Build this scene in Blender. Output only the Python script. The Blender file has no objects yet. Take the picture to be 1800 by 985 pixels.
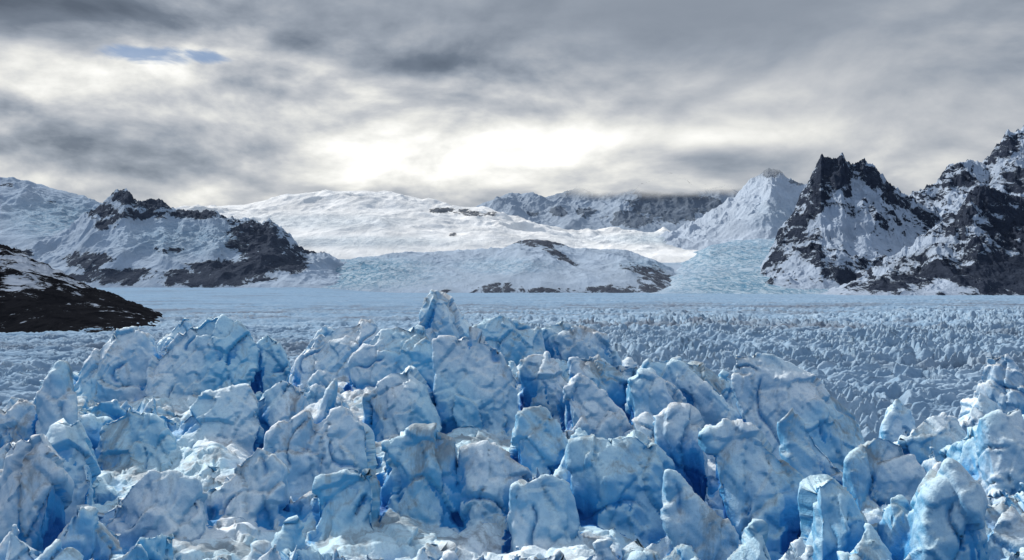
import bpy, bmesh, math, random, time
import numpy as np
T0=time.time()
F=1559.0; HY=500.0
scene=bpy.context.scene
rng=np.random.default_rng(7); random.seed(7)

# ---------------------------------------------------------------- noise
def h2(ix,iy,seed):
    a=(ix.astype(np.int64)*374761393+iy.astype(np.int64)*668265263+seed*1442695041)&0xFFFFFFFF
    a=((a^(a>>13))*1274126177)&0xFFFFFFFF
    a=((a^(a>>16))*2246822519)&0xFFFFFFFF
    a=a^(a>>15)
    return (a&0xFFFFFF)/float(0x1000000)
def perlin(x,y,seed=0):
    xi=np.floor(x);yi=np.floor(y);fx=x-xi;fy=y-yi
    u=fx*fx*fx*(fx*(fx*6-15)+10);v=fy*fy*fy*(fy*(fy*6-15)+10)
    def g(i,j):
        a=h2(xi+i,yi+j,seed)*2*math.pi
        return np.cos(a)*(fx-i)+np.sin(a)*(fy-j)
    return ((g(0,0)*(1-u)+g(1,0)*u)*(1-v)+(g(0,1)*(1-u)+g(1,1)*u)*v)*1.4
def fbm(x,y,o=5,seed=0,gain=0.5):
    r=0;a=1;s=0
    for i in range(o):
        r=r+a*perlin(x*2**i+i*17.3,y*2**i-i*9.1,seed+i);s+=a;a*=gain
    return r/s
def ridged(x,y,o=5,seed=0,gain=0.5):
    r=0;a=1;s=0;w=1
    for i in range(o):
        n=(1-np.abs(perlin(x*2**i+i*11.3,y*2**i-i*5.1,seed+i))*1.6)
        n=np.clip(n,0,1)**2
        r=r+a*n*w;w=np.clip(n*1.6,0,1);s+=a;a*=gain
    return r/s
def worley(x,y,seed=0):
    xi=np.floor(x);yi=np.floor(y)
    f1=np.full(x.shape,9.);f2=np.full(x.shape,9.);cid=np.zeros(x.shape)
    for i in(-1,0,1):
        for j in(-1,0,1):
            cx=xi+i;cy=yi+j
            ox=cx+h2(cx,cy,seed)-x;oy=cy+h2(cx,cy,seed+5)-y
            d=np.sqrt(ox*ox+oy*oy)
            m=d<f1
            f2=np.where(m,f1,np.minimum(f2,d))
            cid=np.where(m,h2(cx,cy,seed+9),cid)
            f1=np.where(m,d,f1)
    return f1,f2,cid
def facets3(p,seed=0):
    """tilted planar facets per 3D voronoi cell + distance to border"""
    r0=np.random.default_rng(seed)
    M=64
    tab=r0.random((M,M,M,3)).astype(np.float32);tab2=(r0.random((M,M,M,4))-.5).astype(np.float32)
    p=p.astype(np.float32);pi=np.floor(p).astype(np.int32)
    fr=p-pi
    n=len(p);f1=np.full(n,9.,np.float32);f2=np.full(n,9.,np.float32);h=np.zeros(n,np.float32)
    for i in(-1,0,1):
        for j in(-1,0,1):
            for k in(-1,0,1):
                c=(pi+np.array([i,j,k]))%M
                o=fr-np.array([i,j,k],np.float32)-tab[c[:,0],c[:,1],c[:,2]]
                d=np.sqrt((o*o).sum(1))
                m=d<f1
                f2=np.where(m,f1,np.minimum(f2,d))
                w=tab2[c[:,0],c[:,1],c[:,2]]
                h=np.where(m,(o*w[:,:3]).sum(1)+.35*w[:,3],h);f1=np.where(m,d,f1)
    return h,f2-f1
def sst(a,b,x):
    t=np.clip((x-a)/(b-a),0,1);return t*t*(3-2*t)

# ---------------------------------------------------------------- node helpers
class NT:
    def __init__(s,t): s.t=t; t.nodes.clear()
    def n(s,ty,**k):
        nd=s.t.nodes.new(ty)
        for a,b in k.items(): setattr(nd,a,b)
        return nd
    def put(s,sock,v):
        if v is None:return
        if isinstance(v,bpy.types.NodeSocket): s.t.links.new(v,sock)
        else:
            try: sock.default_value=v
            except Exception: sock.default_value=(*v,1)
    def m(s,op,a,b=None,c=None,clamp=False):
        nd=s.n('ShaderNodeMath',operation=op);nd.use_clamp=clamp
        for i,v in enumerate((a,b,c)): s.put(nd.inputs[i],v)
        return nd.outputs[0]
    def vm(s,op,a,b=None,out=0):
        nd=s.n('ShaderNodeVectorMath',operation=op)
        s.put(nd.inputs[0],a);s.put(nd.inputs[1],b)
        return nd.outputs[out]
    def mix(s,f,a,b,bt='MIX'):
        nd=s.n('ShaderNodeMix',data_type='RGBA',blend_type=bt)
        s.put(nd.inputs[0],f);s.put(nd.inputs[6],a);s.put(nd.inputs[7],b)
        return nd.outputs[2]
    def noise(s,v,sc,det=6,rough=.55,dist=0,lac=2.0):
        nd=s.n('ShaderNodeTexNoise')
        s.put(nd.inputs['Vector'],v);nd.inputs['Scale'].default_value=sc;nd.inputs['Detail'].default_value=det
        nd.inputs['Roughness'].default_value=rough;nd.inputs['Distortion'].default_value=dist
        return nd.outputs[0]
    def mr(s,v,a,b,c=0,d=1,smooth=True):
        nd=s.n('ShaderNodeMapRange');nd.interpolation_type='SMOOTHSTEP' if smooth else 'LINEAR'
        s.put(nd.inputs[0],v)
        for i,q in enumerate((a,b,c,d)): nd.inputs[i+1].default_value=q
        return nd.outputs[0]
    def attr(s,name): return s.n('ShaderNodeAttribute',attribute_name=name).outputs['Fac']
    def bump(s,h,dist,st=1,nrm=None):
        nd=s.n('ShaderNodeBump');s.put(nd.inputs['Height'],h);nd.inputs['Distance'].default_value=dist;nd.inputs['Strength'].default_value=st
        if nrm is not None:s.put(nd.inputs['Normal'],nrm)
        return nd.outputs[0]
    def scalev(s,v,x,y,z):
        return s.vm('MULTIPLY',v,(x,y,z))
def newmat(name):
    m=bpy.data.materials.new(name);m.use_nodes=True
    return m,NT(m.node_tree)

def grid_mesh(name,X,Y,Z,mat,attrs={}):
    r,c=X.shape
    co=np.stack([X,Y,Z],-1).reshape(-1,3).astype(np.float32)
    i=np.arange(r*c).reshape(r,c)
    q=np.stack([i[:-1,:-1],i[:-1,1:],i[1:,1:],i[1:,:-1]],-1).reshape(-1,4)
    me=bpy.data.meshes.new(name)
    me.vertices.add(len(co));me.vertices.foreach_set('co',co.ravel())
    me.loops.add(q.size);me.loops.foreach_set('vertex_index',q.ravel().astype(np.int32))
    me.polygons.add(len(q));me.polygons.foreach_set('loop_start',(np.arange(len(q))*4).astype(np.int32))
    me.polygons.foreach_set('use_smooth',np.ones(len(q),bool))
    me.update(calc_edges=True)
    for k,v in attrs.items():
        a=me.attributes.new(k,'FLOAT','POINT');a.data.foreach_set('value',v.ravel().astype(np.float32))
    me.materials.append(mat)
    o=bpy.data.objects.new(name,me);scene.collection.objects.link(o)
    return o

# ---------------------------------------------------------------- materials
def mountain_mat(name,snow,rock,rock2,haze=0.0,hazec=(.42,.48,.57),s=1.0,mist=False):
    m,t=newmat(name)
    P=t.n('ShaderNodeNewGeometry').outputs['Position']
    r=t.attr('rock')
    n1=t.noise(t.scalev(P,1/110*s,1/260*s,1/90*s),1,8,.74,.4)
    rr=t.m('ADD',r,t.m('MULTIPLY',t.m('SUBTRACT',n1,.5),4.6))
    k=t.mr(rr,.40,.60)
    rc=t.mix(t.mr(n1,.4,.7),rock2,rock)
    sn=t.mix(t.mr(t.noise(t.scalev(P,1/300*s,1/600*s,1/200*s),1,4,.6,.5),.3,.7),tuple(c*.80 for c in snow),snow)
    ic=t.attr('ice')
    ni=t.noise(t.scalev(P,1/70*s,1/200*s,1/40*s),1,7,.75,1.2)
    icol=t.mix(t.mr(ni,.42,.58),(.10,.25,.38),(.48,.60,.69))
    sn=t.mix(ic,sn,icol)
    c=t.mix(k,sn,rc)
    if haze>0: c=t.mix(haze,c,hazec)  # aerial haze painted into the base colour
    b=t.bump(t.m('ADD',t.m('MULTIPLY',n1,t.m('ADD',.35,k)),t.m('MULTIPLY',ni,ic)),60/s,.85)
    bs=t.n('ShaderNodeBsdfDiffuse');t.put(bs.inputs['Color'],c)
    t.put(bs.inputs['Normal'],b)
    out=t.n('ShaderNodeOutputMaterial')
    sh=bs.outputs[0]
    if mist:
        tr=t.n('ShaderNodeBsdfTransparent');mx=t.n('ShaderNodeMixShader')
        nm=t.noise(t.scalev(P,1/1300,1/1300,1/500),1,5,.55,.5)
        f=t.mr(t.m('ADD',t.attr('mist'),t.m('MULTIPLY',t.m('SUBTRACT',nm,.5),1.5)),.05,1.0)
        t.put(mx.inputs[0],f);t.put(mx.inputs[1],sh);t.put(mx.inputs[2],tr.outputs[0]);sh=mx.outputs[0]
    t.put(out.inputs[0],sh)
    return m

def glacier_mat():
    m,t=newmat('glacier_plain_ice')
    P=t.n('ShaderNodeNewGeometry').outputs['Position']
    dp=t.attr('depth');di=t.attr('dirt')
    n1=t.noise(t.scalev(P,.5,.5,.5),1,4,.6)
    n2=t.noise(t.scalev(P,1/40,1/16,1/10),1,6,.7,.5)
    c=t.mix(t.mr(n2,.35,.65),(.22,.33,.45),(.35,.46,.57))
    c=t.mix(t.mr(t.m('ADD',dp,t.m('MULTIPLY',t.m('SUBTRACT',n2,.5),.4)),.22,.85),c,(.04,.13,.26))  # low ice between seracs goes dark blue, its shade put into the colour
    c=t.mix(t.mr(t.m('ADD',di,t.m('MULTIPLY',t.m('SUBTRACT',n1,.5),.6)),.2,1.0,0,.8),c,(.15,.17,.21))
    b=t.bump(n1,.5,.6,t.bump(n2,5,.5))
    bs=t.n('ShaderNodeBsdfDiffuse');t.put(bs.inputs['Color'],c)
    t.put(bs.inputs['Normal'],b)
    out=t.n('ShaderNodeOutputMaterial');t.put(out.inputs[0],bs.outputs[0]);return m

def ice_mat():
    m,t=newmat('glacier_ice')
    g=t.n('ShaderNodeNewGeometry');P=g.outputs['Position']
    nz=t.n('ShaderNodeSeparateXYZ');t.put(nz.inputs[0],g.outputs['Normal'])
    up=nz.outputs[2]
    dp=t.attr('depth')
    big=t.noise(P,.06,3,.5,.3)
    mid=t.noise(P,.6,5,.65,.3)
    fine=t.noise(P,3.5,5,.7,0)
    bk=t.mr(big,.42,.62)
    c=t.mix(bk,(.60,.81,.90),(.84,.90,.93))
    c=t.mix(t.mr(t.m('ADD',up,t.m('MULTIPLY',t.m('SUBTRACT',mid,.5),.3)),-.2,.75),t.mix(bk,(.10,.38,.64),(.24,.44,.63)),c)  # light painted in by normal: paler lit tops, darker blue shaded sides
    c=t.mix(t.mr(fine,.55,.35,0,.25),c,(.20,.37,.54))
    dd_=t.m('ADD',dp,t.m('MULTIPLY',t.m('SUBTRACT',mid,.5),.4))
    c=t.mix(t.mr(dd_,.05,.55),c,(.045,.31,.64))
    c=t.mix(t.mr(dd_,.4,1.1),c,(.01,.11,.36))  # deep-ice blue, with crevasse shade painted into the colour by depth
    ds=t.noise(t.scalev(P,.16,.16,.05),1,6,.72,.6)
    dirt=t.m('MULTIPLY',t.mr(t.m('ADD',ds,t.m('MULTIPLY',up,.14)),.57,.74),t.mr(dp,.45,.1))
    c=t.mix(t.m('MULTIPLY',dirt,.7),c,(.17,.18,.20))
    vo=t.n('ShaderNodeTexVoronoi');Ps=t.scalev(P,.9,.9,.55);t.put(vo.inputs['Vector'],Ps);vo.inputs['Scale'].default_value=1
    fac=t.vm('DOT_PRODUCT',t.vm('SUBTRACT',Ps,vo.outputs['Position']),t.vm('SUBTRACT',vo.outputs['Color'],(.5,.5,.5)),out=1)
    h=t.m('ADD',t.m('ADD',t.m('MULTIPLY',mid,.18),t.m('MULTIPLY',fine,.2)),t.m('MULTIPLY',fac,.32))
    b=t.bump(h,.9,.75)
    bs=t.n('ShaderNodeBsdfPrincipled');t.put(bs.inputs['Base Color'],c)
    t.put(bs.inputs['Roughness'],t.mr(fine,.3,.7,.45,.75))
    bs.inputs['IOR'].default_value=1.31
    t.put(bs.inputs['Normal'],b)
    out=t.n('ShaderNodeOutputMaterial');t.put(out.inputs[0],bs.outputs[0]);return m

# ---------------------------------------------------------------- mountains
def mountain(name,prof,D,front,back,zb,mat,amp=60,sp=(500,1300),warp=0,p=1.2,seed=1,rock=0.0,blobs=[],ices=[],slopew=.0,s0=.6,rough=0,nc=500,nr=260,mist=None,rw=.5):
    px0,px1=prof[0][0],prof[-1][0]
    px=np.linspace(px0,px1,nc);t=np.concatenate([np.linspace(0,1,nr),np.linspace(1,1.6,nr//5)[1:]])
    PX,T=np.meshgrid(px,t)
    d=np.where(T<=1,D-front*(1-T),D+back*(T-1)/.6)
    U=(PX-900)/F;X=U*d
    pp=np.array(prof,float)
    w=np.clip(1-T,0,1)
    wx=PX+warp*w*fbm(X/900,d/900,3,seed+40)+60*w*fbm(X/700,d/700,3,seed+41)*(1 if warp==0 else 0)
    P=np.interp(wx,pp[:,0],pp[:,1])
    if rough: P=P+rough*(fbm(PX/26,T*2+seed,5,seed+3,.65))*np.clip(T,0,1)**4
    zr=(HY-P)/F*D
    g=np.where(T<=1,np.clip(T,0,1)**p,1-.9*(T-1)/.6)
    R=ridged(X/sp[0]+.3*fbm(X/sp[0],d/sp[0],3,seed+8),d/sp[1],6,seed,.55)-.4
    env=np.clip(T,0,1.0)**.7*(1-np.clip(T,0,1)**8*.9)
    hgt=np.clip((zr-zb)/300,0,1.)
    Z=zb+(zr-zb)*g+amp*R*env*hgt+amp*.3*fbm(X/sp[0]*3,d/sp[0]*3,5,seed+20)*env*hgt
    py=HY-Z/d*F
    gy,gx=np.gradient(Z);dy=np.gradient(d)[0];dx=np.gradient(X)[1]
    sl=np.sqrt((gy/np.maximum(dy,1))**2+(gx/np.maximum(dx,.1))**2)
    rk=rock+slopew*(np.clip(sl,0,2)-s0)+rw*R
    for b in blobs:
        bx,by,rx,ry,st=b[:5];k=b[5] if len(b)>5 else 0
        ddx=(PX-bx);ddy=(py-by)-k*ddx
        q=(ddx/rx)**2+(ddy/ry)**2
        if st>0: rk=np.maximum(rk,(st+.15+rw*.8*R)-.75*np.clip(q,0,4))
        else: rk=rk+st*np.exp(-q)
    ic=0*Z
    for bx,by,rx,ry,st in ices:
        ic=np.maximum(ic,st*np.exp(-(((PX-bx)/rx)**2+((py-by)/ry)**2)**1.5))
    at={'rock':rk,'ice':ic}
    if mist is not None: at['mist']=mist(PX,py)
    return grid_mesh(name,X,d,Z,mat,at)

navy=(.013,.019,.037);navy2=(.040,.050,.076)
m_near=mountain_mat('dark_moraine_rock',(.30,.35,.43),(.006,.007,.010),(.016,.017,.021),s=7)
m_l=mountain_mat('snow_rock_left',(.38,.46,.56),(.016,.022,.040),(.05,.06,.085),haze=.10,hazec=(.32,.39,.50),s=1.4)  # snow colour greyed for cloud shade, as on the other slopes
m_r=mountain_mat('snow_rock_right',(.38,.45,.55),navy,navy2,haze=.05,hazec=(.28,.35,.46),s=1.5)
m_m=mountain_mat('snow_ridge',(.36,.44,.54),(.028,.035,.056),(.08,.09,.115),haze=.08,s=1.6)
m_far=mountain_mat('far_snow',(.88,.88,.87),(.12,.14,.17),(.2,.22,.25),haze=.0,s=.7)  # sunlit dome: the sun's brightness put into the snow colour
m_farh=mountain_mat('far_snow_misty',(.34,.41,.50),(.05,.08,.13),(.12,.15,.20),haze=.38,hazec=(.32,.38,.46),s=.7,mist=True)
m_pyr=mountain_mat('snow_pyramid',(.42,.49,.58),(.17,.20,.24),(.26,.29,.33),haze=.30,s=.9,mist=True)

px=np.linspace(-300,2100,300);dd=np.linspace(5200,16000,120)
PX,Dg=np.meshgrid(px,dd)
Z=np.interp(Dg,[5200,6500,7500,9000,12000,16000],[-90,60,200,330,560,760])-20+25*fbm(PX/120,Dg/900,4,3)
grid_mesh('snowfield',(PX-900)/F*Dg,Dg,Z,m_m,{'rock':Z*0-2.5,'ice':.5*sst(0,.4,fbm(PX/150,Dg/900,3,8))})
mountain('snow_dome',[(150,420),(300,368),(430,359),(500,345),(560,336),(640,334),(720,344),(790,362),(850,366),(900,385),(1000,402),(1150,408),(1300,412),(1450,420),(1500,430)],13000,5500,1500,160,m_far,amp=260,sp=(1500,1800),p=.75,seed=3,rock=-2,
  blobs=[(780,370,26,5,.75),(825,374,30,6,.75,.1),(862,376,14,5,.6),(797,412,10,4,.7)],ices=[(560,390,150,14,.3),(1250,420,200,12,.6),(620,425,200,10,.4)])
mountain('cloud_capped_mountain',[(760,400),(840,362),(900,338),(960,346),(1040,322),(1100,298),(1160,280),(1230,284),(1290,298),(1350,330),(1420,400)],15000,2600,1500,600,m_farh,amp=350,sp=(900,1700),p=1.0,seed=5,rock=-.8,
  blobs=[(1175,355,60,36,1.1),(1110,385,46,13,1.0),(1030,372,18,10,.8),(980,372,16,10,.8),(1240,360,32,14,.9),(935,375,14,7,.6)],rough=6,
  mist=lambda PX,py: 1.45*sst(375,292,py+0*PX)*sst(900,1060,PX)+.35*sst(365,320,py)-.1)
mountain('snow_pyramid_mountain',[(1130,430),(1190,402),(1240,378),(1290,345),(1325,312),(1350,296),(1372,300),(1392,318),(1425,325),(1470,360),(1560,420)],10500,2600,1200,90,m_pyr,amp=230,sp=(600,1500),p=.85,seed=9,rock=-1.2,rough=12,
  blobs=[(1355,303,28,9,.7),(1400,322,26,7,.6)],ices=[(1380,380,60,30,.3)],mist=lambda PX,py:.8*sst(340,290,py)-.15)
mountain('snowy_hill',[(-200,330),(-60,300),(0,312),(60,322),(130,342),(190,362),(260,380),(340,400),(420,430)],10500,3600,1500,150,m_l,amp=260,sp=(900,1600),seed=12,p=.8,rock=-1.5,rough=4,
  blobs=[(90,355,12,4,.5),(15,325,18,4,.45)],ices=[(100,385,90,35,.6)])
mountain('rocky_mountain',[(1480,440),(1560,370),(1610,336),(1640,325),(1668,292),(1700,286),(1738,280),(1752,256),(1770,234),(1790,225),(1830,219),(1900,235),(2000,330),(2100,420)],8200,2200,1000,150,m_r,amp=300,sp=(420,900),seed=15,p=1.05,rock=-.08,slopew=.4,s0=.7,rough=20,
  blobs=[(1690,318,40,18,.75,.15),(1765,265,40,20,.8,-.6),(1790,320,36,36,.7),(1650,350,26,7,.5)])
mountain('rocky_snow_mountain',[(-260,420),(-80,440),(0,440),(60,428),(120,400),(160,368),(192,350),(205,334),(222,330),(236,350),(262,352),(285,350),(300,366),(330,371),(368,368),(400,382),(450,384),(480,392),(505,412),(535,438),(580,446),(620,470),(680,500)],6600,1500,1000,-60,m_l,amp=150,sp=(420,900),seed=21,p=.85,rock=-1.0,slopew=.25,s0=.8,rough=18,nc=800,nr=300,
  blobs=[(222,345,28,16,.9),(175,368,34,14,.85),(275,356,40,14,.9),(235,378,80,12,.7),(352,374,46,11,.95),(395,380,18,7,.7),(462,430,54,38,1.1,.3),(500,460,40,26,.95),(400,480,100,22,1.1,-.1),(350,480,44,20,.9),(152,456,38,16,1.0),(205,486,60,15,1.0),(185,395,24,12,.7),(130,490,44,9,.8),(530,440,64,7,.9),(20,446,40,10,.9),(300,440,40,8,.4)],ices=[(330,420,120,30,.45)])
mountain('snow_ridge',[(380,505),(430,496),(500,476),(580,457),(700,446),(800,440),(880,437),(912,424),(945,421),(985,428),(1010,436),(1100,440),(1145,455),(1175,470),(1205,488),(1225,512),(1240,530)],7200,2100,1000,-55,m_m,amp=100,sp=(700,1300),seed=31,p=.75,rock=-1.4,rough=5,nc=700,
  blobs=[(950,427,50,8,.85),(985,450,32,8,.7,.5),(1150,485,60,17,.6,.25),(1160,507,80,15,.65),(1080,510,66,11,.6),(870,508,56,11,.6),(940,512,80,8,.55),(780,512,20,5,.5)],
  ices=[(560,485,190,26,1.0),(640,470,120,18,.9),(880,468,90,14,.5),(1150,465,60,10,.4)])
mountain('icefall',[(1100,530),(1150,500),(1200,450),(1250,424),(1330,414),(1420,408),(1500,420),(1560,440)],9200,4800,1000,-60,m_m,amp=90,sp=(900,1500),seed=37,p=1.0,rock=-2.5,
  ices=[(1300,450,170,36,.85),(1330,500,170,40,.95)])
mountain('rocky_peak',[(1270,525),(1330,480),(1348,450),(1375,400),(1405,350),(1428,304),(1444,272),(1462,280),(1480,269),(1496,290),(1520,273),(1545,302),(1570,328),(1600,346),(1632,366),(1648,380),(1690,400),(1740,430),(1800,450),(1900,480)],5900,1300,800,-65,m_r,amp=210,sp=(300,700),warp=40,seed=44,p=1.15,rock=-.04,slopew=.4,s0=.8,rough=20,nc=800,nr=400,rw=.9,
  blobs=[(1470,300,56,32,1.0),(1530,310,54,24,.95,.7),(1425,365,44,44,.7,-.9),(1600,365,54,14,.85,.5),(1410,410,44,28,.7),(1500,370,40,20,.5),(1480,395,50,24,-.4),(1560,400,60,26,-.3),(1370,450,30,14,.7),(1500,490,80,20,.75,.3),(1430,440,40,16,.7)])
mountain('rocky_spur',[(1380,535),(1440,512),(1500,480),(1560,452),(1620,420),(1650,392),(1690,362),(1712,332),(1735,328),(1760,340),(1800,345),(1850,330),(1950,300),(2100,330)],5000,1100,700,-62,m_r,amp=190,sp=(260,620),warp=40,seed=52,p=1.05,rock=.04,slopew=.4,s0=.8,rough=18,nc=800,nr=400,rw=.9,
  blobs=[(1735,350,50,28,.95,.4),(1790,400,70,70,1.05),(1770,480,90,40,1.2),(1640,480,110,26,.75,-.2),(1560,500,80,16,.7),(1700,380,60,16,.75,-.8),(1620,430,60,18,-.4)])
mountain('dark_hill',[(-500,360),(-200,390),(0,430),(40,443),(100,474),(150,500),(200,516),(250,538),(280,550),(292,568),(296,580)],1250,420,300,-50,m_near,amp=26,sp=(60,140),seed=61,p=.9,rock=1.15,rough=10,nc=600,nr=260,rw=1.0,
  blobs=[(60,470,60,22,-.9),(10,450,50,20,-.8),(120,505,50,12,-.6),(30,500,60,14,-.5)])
print('mountains',time.time()-T0)
# ---------------------------------------------------------------- glacier plain
nc=1100
dd=np.concatenate([np.exp(np.linspace(math.log(135),math.log(900),820)),np.exp(np.linspace(math.log(905),math.log(9000),360))])
uu=np.linspace(-.74,.74,nc)
U,Dg=np.meshgrid(uu,dd);X=U*Dg;Y=Dg
wx=X+14*fbm(X/60,Y/60,3,77);wy=Y+14*fbm(X/60,Y/60,3,78)
ang=.45;rx=wx*math.cos(ang)+wy*math.sin(ang);ry=-wx*math.sin(ang)+wy*math.cos(ang)
r1=np.abs(perlin(rx/26,ry/10,5));r2=np.abs(perlin(rx/10+5,ry/5,6));r3=np.abs(perlin(rx/4+5,ry/2.5,8))
f1,f2,cid=worley(rx/15,ry/11,5)
side=.45+.55*sst(-.25,.15,U)
fade=1.0-.8*sst(600,2200,Dg)
big=fbm(X/160,Y/160,3,90)
ser=((1-r1*2.2)*8.5-3.5*np.exp(-((f2-f1)/.10)**2)+(cid-.5)*6+(1-r2*2)*3.4+(1-r3*2)*.9)
ser=(ser-4)*fade*side*(.45+1.3*np.clip(big+.3,0,1))
swell=7*fbm(X/420,Y/420,2,95)*sst(150,500,Dg)+5*ridged(X/300,Y/110,3,97)*sst(250,700,Dg)
rise=sst(3000,6800,Dg)*50*sst(-.12,-.25,U)
plain=-49+rise-1*sst(1500,4000,Dg)
Z=plain+swell*np.where(Dg>2500,.3,1)+ser
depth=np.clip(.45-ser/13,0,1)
bandn=fbm(X/700,Y/120,4,33)
moraine=np.exp(-((Y-1700-.35*X)/330)**2)*.7+.5*np.exp(-((Y-950+.2*X)/110)**2)*sst(.0,.3,U)+.7*sst(-.1,.35,bandn)
dirt=moraine*(.7+.8*fbm(X/200,Y/60,3,35))+.35*sst(.1,.5,fbm(X/60,Y/60,3,36))
grid_mesh('glacier_plain',X,Y,Z,glacier_mat(),{'depth':depth,'dirt':dirt})
print('plain',time.time()-T0)
# ---------------------------------------------------------------- foreground seracs
crest=np.array([(-400,760),(-100,740),(0,730),(60,692),(130,642),(200,612),(300,592),(380,592),(450,622),(520,614),(600,592),(700,594),(800,600),(900,594),(1000,602),(1080,626),(1150,660),(1250,694),(1320,706),(1420,720),(1500,765),(1560,800),(1620,780),(1700,735),(1800,700),(2000,690),(2300,690)],float)
def env(x,d):
    px=x/d*F+900
    pc=np.interp(px,crest[:,0],crest[:,1])
    dc=150-34*sst(1150,1550,px)+20*sst(1560,1750,px)-25*sst(200,-50,px)
    zc=-(pc-HY)/F*dc
    t=np.clip((d-52)/(dc-52),0,1)
    z=-20+(zc+20)*t
    z=np.where(d>dc,zc-(d-dc)*.55,z)
    return np.maximum(z,-56)
V=[];Fc=[];nv=0
def hull(pts):
    global nv
    bm=bmesh.new()
    vs=[bm.verts.new(p) for p in pts]
    bmesh.ops.convex_hull(bm,input=vs,use_existing_faces=False)
    used={}
    for f in bm.faces:
        idx=[]
        for v in f.verts:
            if v not in used: used[v]=nv+len(used)
            idx.append(used[v])
        Fc.append(idx)
    V.extend([tuple(v.co) for v in used]);nv+=len(used)
    bm.free()
MAJ=[]
def slab(poly,d,thick,tilt=.25,down=6,jit=.35):
    pts=[]
    cx=sum(p[0] for p in poly)/len(poly);cy=sum(p[1] for p in poly)/len(poly)
    ymax=max(p[1] for p in poly);ymin=min(p[1] for p in poly)
    MAJ.append((min(p[0] for p in poly),max(p[0] for p in poly),ymin,ymax,d))
    for px,py in poly:
        py=py-4-13*(ymax-py)/(ymax-ymin)
        px=cx+(px-cx)*1.08
        z=(HY-py)/F*d;x=(px-900)/F*d
        rel=(ymax-py)/F*d
        j=lambda:rng.uniform(-jit,jit)
        pts.append((x+j(),d+rel*tilt+j(),z+j()*.4))
        bx=px+(cx-px)*.15
        pts.append((((bx-900)/F*d)+j(),d+thick+rel*tilt*.3+j(),z-thick*.35+j()))
        if py>cy:
            pts.append((x*1.0+j()*2,d-1.0+j(),z-down))
            pts.append((x+j()*2,d+thick*1.1,z-down))
    rel=(ymax-cy)/F*d
    for _ in range(2):
        ox=rng.uniform(-.25,.25)*(MAJ[-1][1]-MAJ[-1][0]);oy=rng.uniform(-.2,.3)*(ymax-MAJ[-1][2])
        pts.append(((cx+ox-900)/F*d,d+rel*tilt-.22*thick-.3,(HY-cy-oy)/F*d))
    hull(pts)
def fin(cx,cy,zt,h,w,l,ang,lean,slope):
    ca,sa=math.cos(ang),math.sin(ang);pts=[]
    b0=rng.uniform(-.36,.36)
    def add(a,b,z):
        a+=rng.uniform(-.1,.1)*l;b+=rng.uniform(-.1,.1)*w+lean*z
        z+=rng.uniform(-.05,.05)*h
        pts.append((cx+a*ca-b*sa,cy+a*sa+b*ca,zt+z-slope*a))
    a0=rng.uniform(-.35,.35)
    add(a0*l,b0*w,.1*h)
    for a in(-.42,.36): 
        add(a*l,(b0+.03)*w,-abs(a-a0)*.6*h)
    for a in(-.52,0,.5):
        add(a*l,.44*w,-.5*h);add(a*l,-.44*w,-.5*h)
    for a in(-.54,.54):
        add(a*l,.55*w,-1.25*h);add(a*l,-.55*w,-1.25*h)
    hull(pts)
S=slab
S([(740,562),(754,535),(766,524),(790,545),(830,598),(835,640),(735,640)],150,5,.2)
S([(765,616),(830,609),(872,626),(905,680),(912,830),(800,838),(776,720)],108,7,.25)
S([(808,812),(860,800),(916,852),(922,1000),(804,1000)],80,6,.2)
S([(1016,800),(1130,780),(1180,830),(1235,1000),(1032,1000)],80,6,.2)
S([(998,692),(1030,680),(1062,702),(1122,770),(1080,792),(1000,775)],106,6,.3)
S([(1108,682),(1150,665),(1196,700),(1215,748),(1130,752)],116,5,.3)
S([(1140,655),(1190,648),(1245,690),(1292,740),(1250,760),(1180,720)],122,5,.3)
S([(1195,650),(1235,656),(1322,715),(1310,760),(1260,740)],128,5,.3)
S([(1325,645),(1385,650),(1460,690),(1512,750),(1540,850),(1440,862),(1362,800),(1320,700)],100,6,.4)
S([(1160,752),(1190,744),(1225,750),(1240,790),(1250,860),(1200,872),(1170,820)],85,4,.2)
S([(1262,795),(1300,765),(1340,780),(1420,860),(1450,950),(1400,1000),(1325,960),(1282,880)],76,4,.3)
S([(1180,850),(1210,860),(1290,950),(1300,1000),(1200,1000)],72,3,.2)
S([(1450,872),(1475,862),(1505,875),(1530,930),(1520,1000),(1440,1000)],68,4,.2)
S([(1650,895),(1686,838),(1722,890),(1740,1000),(1628,1000)],62,4,.2)
S([(1395,750),(1420,760),(1500,850),(1520,900),(1420,865)],90,3,.3)
S([(958,592),(985,578),(1020,590),(1062,604),(1080,640),(965,645)],145,6,.2)
S([(828,600),(850,580),(876,573),(940,598),(962,660),(830,655)],140,6,.3)
S([(255,652),(300,604),(340,574),(366,566),(400,584),(432,622),(420,680),(330,745),(250,720)],126,7,.3)
S([(140,650),(165,618),(200,598),(245,605),(258,690),(200,742),(128,735)],128,6,.3)
S([(66,705),(84,656),(94,656),(106,690),(128,760),(70,775)],95,2.6,.2)
S([(438,632),(462,604),(478,616),(502,662),(482,712),(420,700)],130,5,.3)
S([(522,650),(545,610),(585,590),(645,580),(665,605),(622,680),(520,692)],138,6,.4)
S([(615,645),(660,605),(700,592),(740,592),(765,640),(740,705),(640,702)],130,6,.4)
S([(645,712),(680,672),(712,668),(742,695),(778,792),(700,822),(652,765)],105,5,.3)
S([(440,722),(478,685),(526,700),(505,760),(450,795)],110,4,.3)
S([(60,870),(88,762),(112,760),(150,860),(132,930),(60,930)],80,3,.3)
S([(-20,745),(22,722),(50,750),(45,810),(-20,810)],95,4,.3)
S([(-30,800),(36,790),(76,862),(62,980),(-30,1000)],70,4,.3)
S([(1008,650),(1060,642),(1112,682),(1100,742),(1020,702)],125,5,.3)
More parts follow.
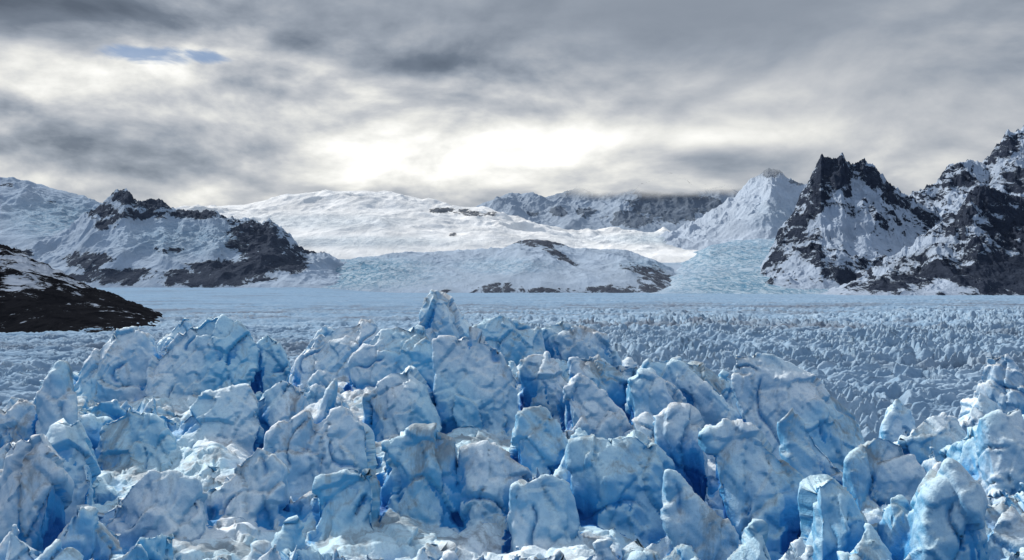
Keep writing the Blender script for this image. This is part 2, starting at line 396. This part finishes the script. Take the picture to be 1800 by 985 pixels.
S([(918,652),(960,640),(1002,700),(1000,745),(920,722)],115,5,.3)
S([(540,772),(598,738),(642,770),(645,860),(600,905),(540,865)],92,4,.2)
S([(470,778),(528,738),(572,800),(545,865),(468,856)],92,4,.2)
S([(560,862),(640,848),(664,1000),(538,1000)],76,4,.2)
S([(662,800),(730,780),(792,792),(800,1000),(670,1000)],80,5,.2)
S([(918,745),(958,732),(1008,788),(1002,870),(920,855)],95,4,.2)
S([(905,878),(960,860),(1002,872),(1035,1000),(905,1000)],74,4,.2)
S([(1518,830),(1560,790),(1615,802),(1640,860),(1585,925),(1520,905)],84,4,.4)
S([(1565,760),(1590,722),(1612,745),(1620,800),(1565,800)],118,4,.3)
S([(1700,760),(1740,708),(1770,730),(1790,800),(1700,810)],110,5,.3)
S([(1600,790),(1650,750),(1700,760),(1730,830),(1640,850)],100,5,.4)
S([(1570,905),(1600,890),(1625,940),(1610,1000),(1560,1000)],66,3,.3)
S([(1760,760),(1830,740),(1860,900),(1760,880)],85,5,.4)
S([(280,790),(330,720),(410,700),(440,760),(400,840),(300,850)],104,6,.4)
S([(150,770),(200,742),(262,760),(300,830),(250,880),(160,860)],98,5,.4)
S([(180,900),(250,850),(320,860),(350,1000),(160,1000)],76,4,.3)
S([(350,880),(430,810),(480,840),(470,960),(440,1000),(340,1000)],80,4,.3)
def place(n,wr,zoff,zs,hr,keepout=True):
    for i in range(n):
        d=52+135*rng.random()**1.1
        u=rng.uniform(-.63,.63);x=u*d
        px=u*F+900
        e=float(env(np.array(x),np.array(d)))
        if e<-38: continue
        sg=float(np.clip((px-820)/250,-1,1))
        k=(d/110)**.5
        w=rng.uniform(*wr)*k;l=w*rng.uniform(1.2,2.3);h=w*rng.uniform(*hr)
        zt=e+rng.normal(zoff,zs)*k
        if keepout:
          for x0,x1,y0,y1,md in MAJ:
            if d<md+4 and x0-20<px<x1+20:
                zl=(HY-(y1-10))/F*d;tp=HY-zt/d*F
                if tp<y1 and tp>y0-40: zt=min(zt,zl)
        o=float(perlin(np.array([x/35.]),np.array([d/35.]),3)[0])
        fin(x,d,zt,h+1.5,w,l,-.7*sg+o*1.0+rng.normal(0,.22),rng.normal(.30*sg,.14),sg*abs(rng.normal(.45,.25)))
place(620,(3.2,7.2),.1,1.4,(1.4,2.2))
place(550,(1.4,3.2),-2.2,1.0,(1.4,2.4))
bu=np.linspace(-.68,.68,120);by=np.linspace(46,205,100)
BU,BY=np.meshgrid(bu,by);BX=BU*BY
BZ=env(BX,BY)-4.4+2.6*fbm(BX/9,BY/9,4,2)
r,c=BX.shape
base=nv
for a,b,z in zip(BX.ravel(),BY.ravel(),BZ.ravel()):V.append((a,b,z))
for a,b in zip(BX.ravel(),BY.ravel()):V.append((a,b,-62))
n=r*c
for i in range(r-1):
    for j in range(c-1):
        q=base+i*c+j
        Fc.append((q,q+1,q+c+1,q+c));Fc.append((q+n,q+c+n,q+c+1+n,q+1+n))
for i in range(r-1):
    q=base+i*c;Fc.append((q,q+c,q+c+n,q+n));q=base+i*c+c-1;Fc.append((q,q+n,q+c+n,q+c))
for j in range(c-1):
    q=base+j;Fc.append((q,q+n,q+1+n,q+1));q=base+(r-1)*c+j;Fc.append((q,q+1,q+1+n,q+n))
me=bpy.data.meshes.new('raw');me.from_pydata(V,[],Fc)
def evalmods(me,fn):
    ob=bpy.data.objects.new('raw',me);scene.collection.objects.link(ob)
    fn(ob)
    dg=bpy.context.evaluated_depsgraph_get()
    m2=bpy.data.meshes.new_from_object(ob.evaluated_get(dg))
    bpy.data.objects.remove(ob);return m2
def vox(ob,s,it=0,f=.5):
    md=ob.modifiers.new('r','REMESH');md.mode='VOXEL';md.voxel_size=s;md.use_smooth_shade=True
    if it: md=ob.modifiers.new('s','SMOOTH');md.factor=f;md.iterations=it
m2=evalmods(me,lambda o:vox(o,.21,1,.4))
def getco(m):
    N=len(m.vertices);co=np.empty(N*3,np.float32);m.vertices.foreach_get('co',co)
    no=np.empty(N*3,np.float32);m.vertex_normals.foreach_get('vector',no)
    return co.reshape(-1,3),no.reshape(-1,3)
co,no=getco(m2)
print('FG verts',len(co),time.time()-T0)
co6=co.astype(np.float64);x,y,z=co6.T
wA=perlin(z/3.,y/3.,4);wB=perlin(x/3.,y/3.,6)
wc=co6.copy();wc[:,0]+=.5*wA;wc[:,2]+=.5*wB
hA,eA=facets3(wc/np.array([4.0,4.0,7.5]),11)
hB,eB=facets3(wc/np.array([1.5,1.5,2.6])+30,21)
sgn=np.clip((x/y*F+80)/250,-1,1)
wD=perlin(x/11.,y/11.+z/9.,9)
jc=(x*.9+sgn*.35*z+.35*y+1.0*wB+.8*wA+5*wD)/6.2
jf=np.abs(jc-np.round(jc))*6.2
keep=sst(0.,.3,perlin(x/6.,z/6.+y/5.,31))
st=.5*(h2(np.round(jc),np.round(jc)*0,5)-.5)
dsp=hA*1.7-.12*np.exp(-(eA/.05)**2)+hB*.55+st-.6*keep*np.exp(-(jf/.16)**2)
lump=.08*perlin(x/.7+z/.9,y/.7-z/.8,51)+.14*perlin(x/2.2,z/2.2+y/3,52)
co2=(co+no*(dsp+lump)[:,None]).astype(np.float32)
m2.vertices.foreach_set('co',co2.ravel());m2.update()
m2.name='ice_seracs'
co,no=getco(m2)
print('FG displaced',time.time()-T0)
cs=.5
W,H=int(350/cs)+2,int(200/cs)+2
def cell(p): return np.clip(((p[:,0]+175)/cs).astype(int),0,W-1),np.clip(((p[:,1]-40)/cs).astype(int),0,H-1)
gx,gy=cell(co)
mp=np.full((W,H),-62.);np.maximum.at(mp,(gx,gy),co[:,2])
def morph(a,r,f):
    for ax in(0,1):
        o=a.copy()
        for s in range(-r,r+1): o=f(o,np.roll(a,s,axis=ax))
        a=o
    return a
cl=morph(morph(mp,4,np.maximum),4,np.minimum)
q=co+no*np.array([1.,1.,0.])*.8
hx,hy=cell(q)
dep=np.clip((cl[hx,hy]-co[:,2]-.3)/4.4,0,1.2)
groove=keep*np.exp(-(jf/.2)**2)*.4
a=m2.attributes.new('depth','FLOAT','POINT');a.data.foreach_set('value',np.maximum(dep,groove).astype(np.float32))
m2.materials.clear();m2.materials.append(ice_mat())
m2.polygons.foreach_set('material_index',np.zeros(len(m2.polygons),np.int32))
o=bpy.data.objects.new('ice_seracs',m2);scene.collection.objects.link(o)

# ---------------------------------------------------------------- world
w=bpy.data.worlds.new('World');scene.world=w;w.use_nodes=True
t=NT(w.node_tree)
SUN_AZ=-46;SUN_EL=36
sky=t.n('ShaderNodeTexSky',sky_type='NISHITA');sky.sun_disc=False;sky.sun_elevation=math.radians(SUN_EL);sky.sun_rotation=math.radians(SUN_AZ)
G=t.n('ShaderNodeTexCoord').outputs['Generated']
D3=t.vm('NORMALIZE',G)
sp=t.n('ShaderNodeSeparateXYZ');t.put(sp.inputs[0],D3);dx_,dy_,dz_=sp.outputs
zz=t.m('ADD',t.m('MAXIMUM',dz_,0),.22)
cb=t.n('ShaderNodeCombineXYZ');t.put(cb.inputs[0],t.m('DIVIDE',dx_,zz));t.put(cb.inputs[1],t.m('DIVIDE',dy_,zz))
Q=cb.outputs[0]
n1=t.noise(t.scalev(Q,.5,1.3,1),1.0,4,.5,.2)
P2=t.scalev(D3,4.0,4.0,9)
n2=t.noise(P2,1.3,7,.55,.2)
n2b=t.noise(t.vm('ADD',P2,(-.03,0,.14)),1.3,3,.53,.2)
def lobe(px,py,rx,ry):
    v=np.array([(px-900)/F,1,(HY-py)/F]);v/=np.linalg.norm(v)
    a=t.m('DIVIDE',t.m('SUBTRACT',dx_,float(v[0])),rx/F)
    b=t.m('DIVIDE',t.m('SUBTRACT',dz_,float(v[2])),ry/F)
    r=t.m('ADD',t.m('MULTIPLY',a,a),t.m('MULTIPLY',b,b))
    e=t.m('EXPONENT',t.m('MULTIPLY',r,-1))
    return t.m('MULTIPLY',e,t.mr(dy_,0,.2))
def add(*a):
    r=a[0]
    for b in a[1:]: r=t.m('ADD',r,b)
    return r
mul=lambda a,b:t.m('MULTIPLY',a,b)
tex=add(mul(t.m('SUBTRACT',n1,.5),.5),mul(t.m('SUBTRACT',n2,.5),1.1),mul(t.m('SUBTRACT',n2,n2b),1.3))
calm=t.m('SUBTRACT',1.0,mul(add(lobe(1500,120,500,220),lobe(1000,0,600,80)),.65))
L=add(.51,mul(tex,calm),
  mul(lobe(820,285,340,62),.47),mul(lobe(900,250,650,90),.14),
  mul(lobe(170,120,280,62),.34),mul(lobe(560,120,140,40),.15),
  mul(lobe(60,310,140,30),.28),mul(lobe(1250,240,330,22),.14),mul(lobe(1500,270,400,110),.08),
  mul(lobe(0,20,160,50),-.25),mul(lobe(280,268,300,34),-.20),mul(lobe(1000,30,900,60),-.15),mul(lobe(720,115,100,35),-.18),mul(lobe(1220,290,150,34),-.16))
ra=t.n('ShaderNodeValToRGB');t.put(ra.inputs[0],L)
cr=ra.color_ramp;cr.elements[0].position=0;cr.elements[0].color=(.085,.11,.15,1);cr.elements[1].position=1;cr.elements[1].color=(1.1,1.09,1.04,1)
for p_,c_ in((.25,(.16,.195,.25,1)),(.45,(.32,.36,.42,1)),(.65,(.55,.57,.60,1)),(.82,(.82,.82,.79,1))):
    e=cr.elements.new(p_);e.color=c_
cloud=ra.outputs[0]
nh=t.noise(t.scalev(D3,12,12,34),1.2,5,.6,.6)
hole=add(mul(add(lobe(222,97,66,18),lobe(350,104,54,16)),1.05),mul(t.m('SUBTRACT',nh,.5),2.4))
hole=t.mr(hole,.5,1.1,0,.85)
back=t.mr(dy_,.25,-.4)
cloud=t.mix(back,cloud,(.17,.27,.43,1))
zen=t.mr(dz_,.38,.9)
cloud=t.mix(zen,cloud,(.60,.68,.80,1))
cs10=t.mix(1.0,cloud,(10,10,10,1),'MULTIPLY')
blue=t.mix(.75,sky.outputs[0],(.7,1.9,4.2,1))
col=t.mix(hole,cs10,blue)
col=t.mix(.04,col,sky.outputs[0])
bg=t.n('ShaderNodeBackground');t.put(bg.inputs[0],col);bg.inputs[1].default_value=.1
out=t.n('ShaderNodeOutputWorld');t.put(out.inputs[0],bg.outputs[0])

# ---------------------------------------------------------------- sun
ld=bpy.data.lights.new('sun','SUN');ld.energy=4.4;ld.angle=math.radians(2.5);ld.color=(1,.96,.9)
lo=bpy.data.objects.new('sun',ld);scene.collection.objects.link(lo)
from mathutils import Vector
az=math.radians(SUN_AZ);el=math.radians(SUN_EL)
dv=Vector((math.sin(az)*math.cos(el),math.cos(az)*math.cos(el),math.sin(el)))
lo.rotation_euler=(-dv).to_track_quat('-Z','Y').to_euler()
# ---------------------------------------------------------------- camera
cd=bpy.data.cameras.new('camera');cd.lens=36*F/1800;cd.sensor_width=36;cd.clip_start=1;cd.clip_end=60000
cd.shift_y=7.5/1800
co_=bpy.data.objects.new('camera',cd);scene.collection.objects.link(co_);co_.rotation_euler=(math.radians(90),0,0)
scene.camera=co_
scene.view_settings.view_transform='Standard';scene.view_settings.look='None';scene.view_settings.exposure=0
print('done',time.time()-T0)
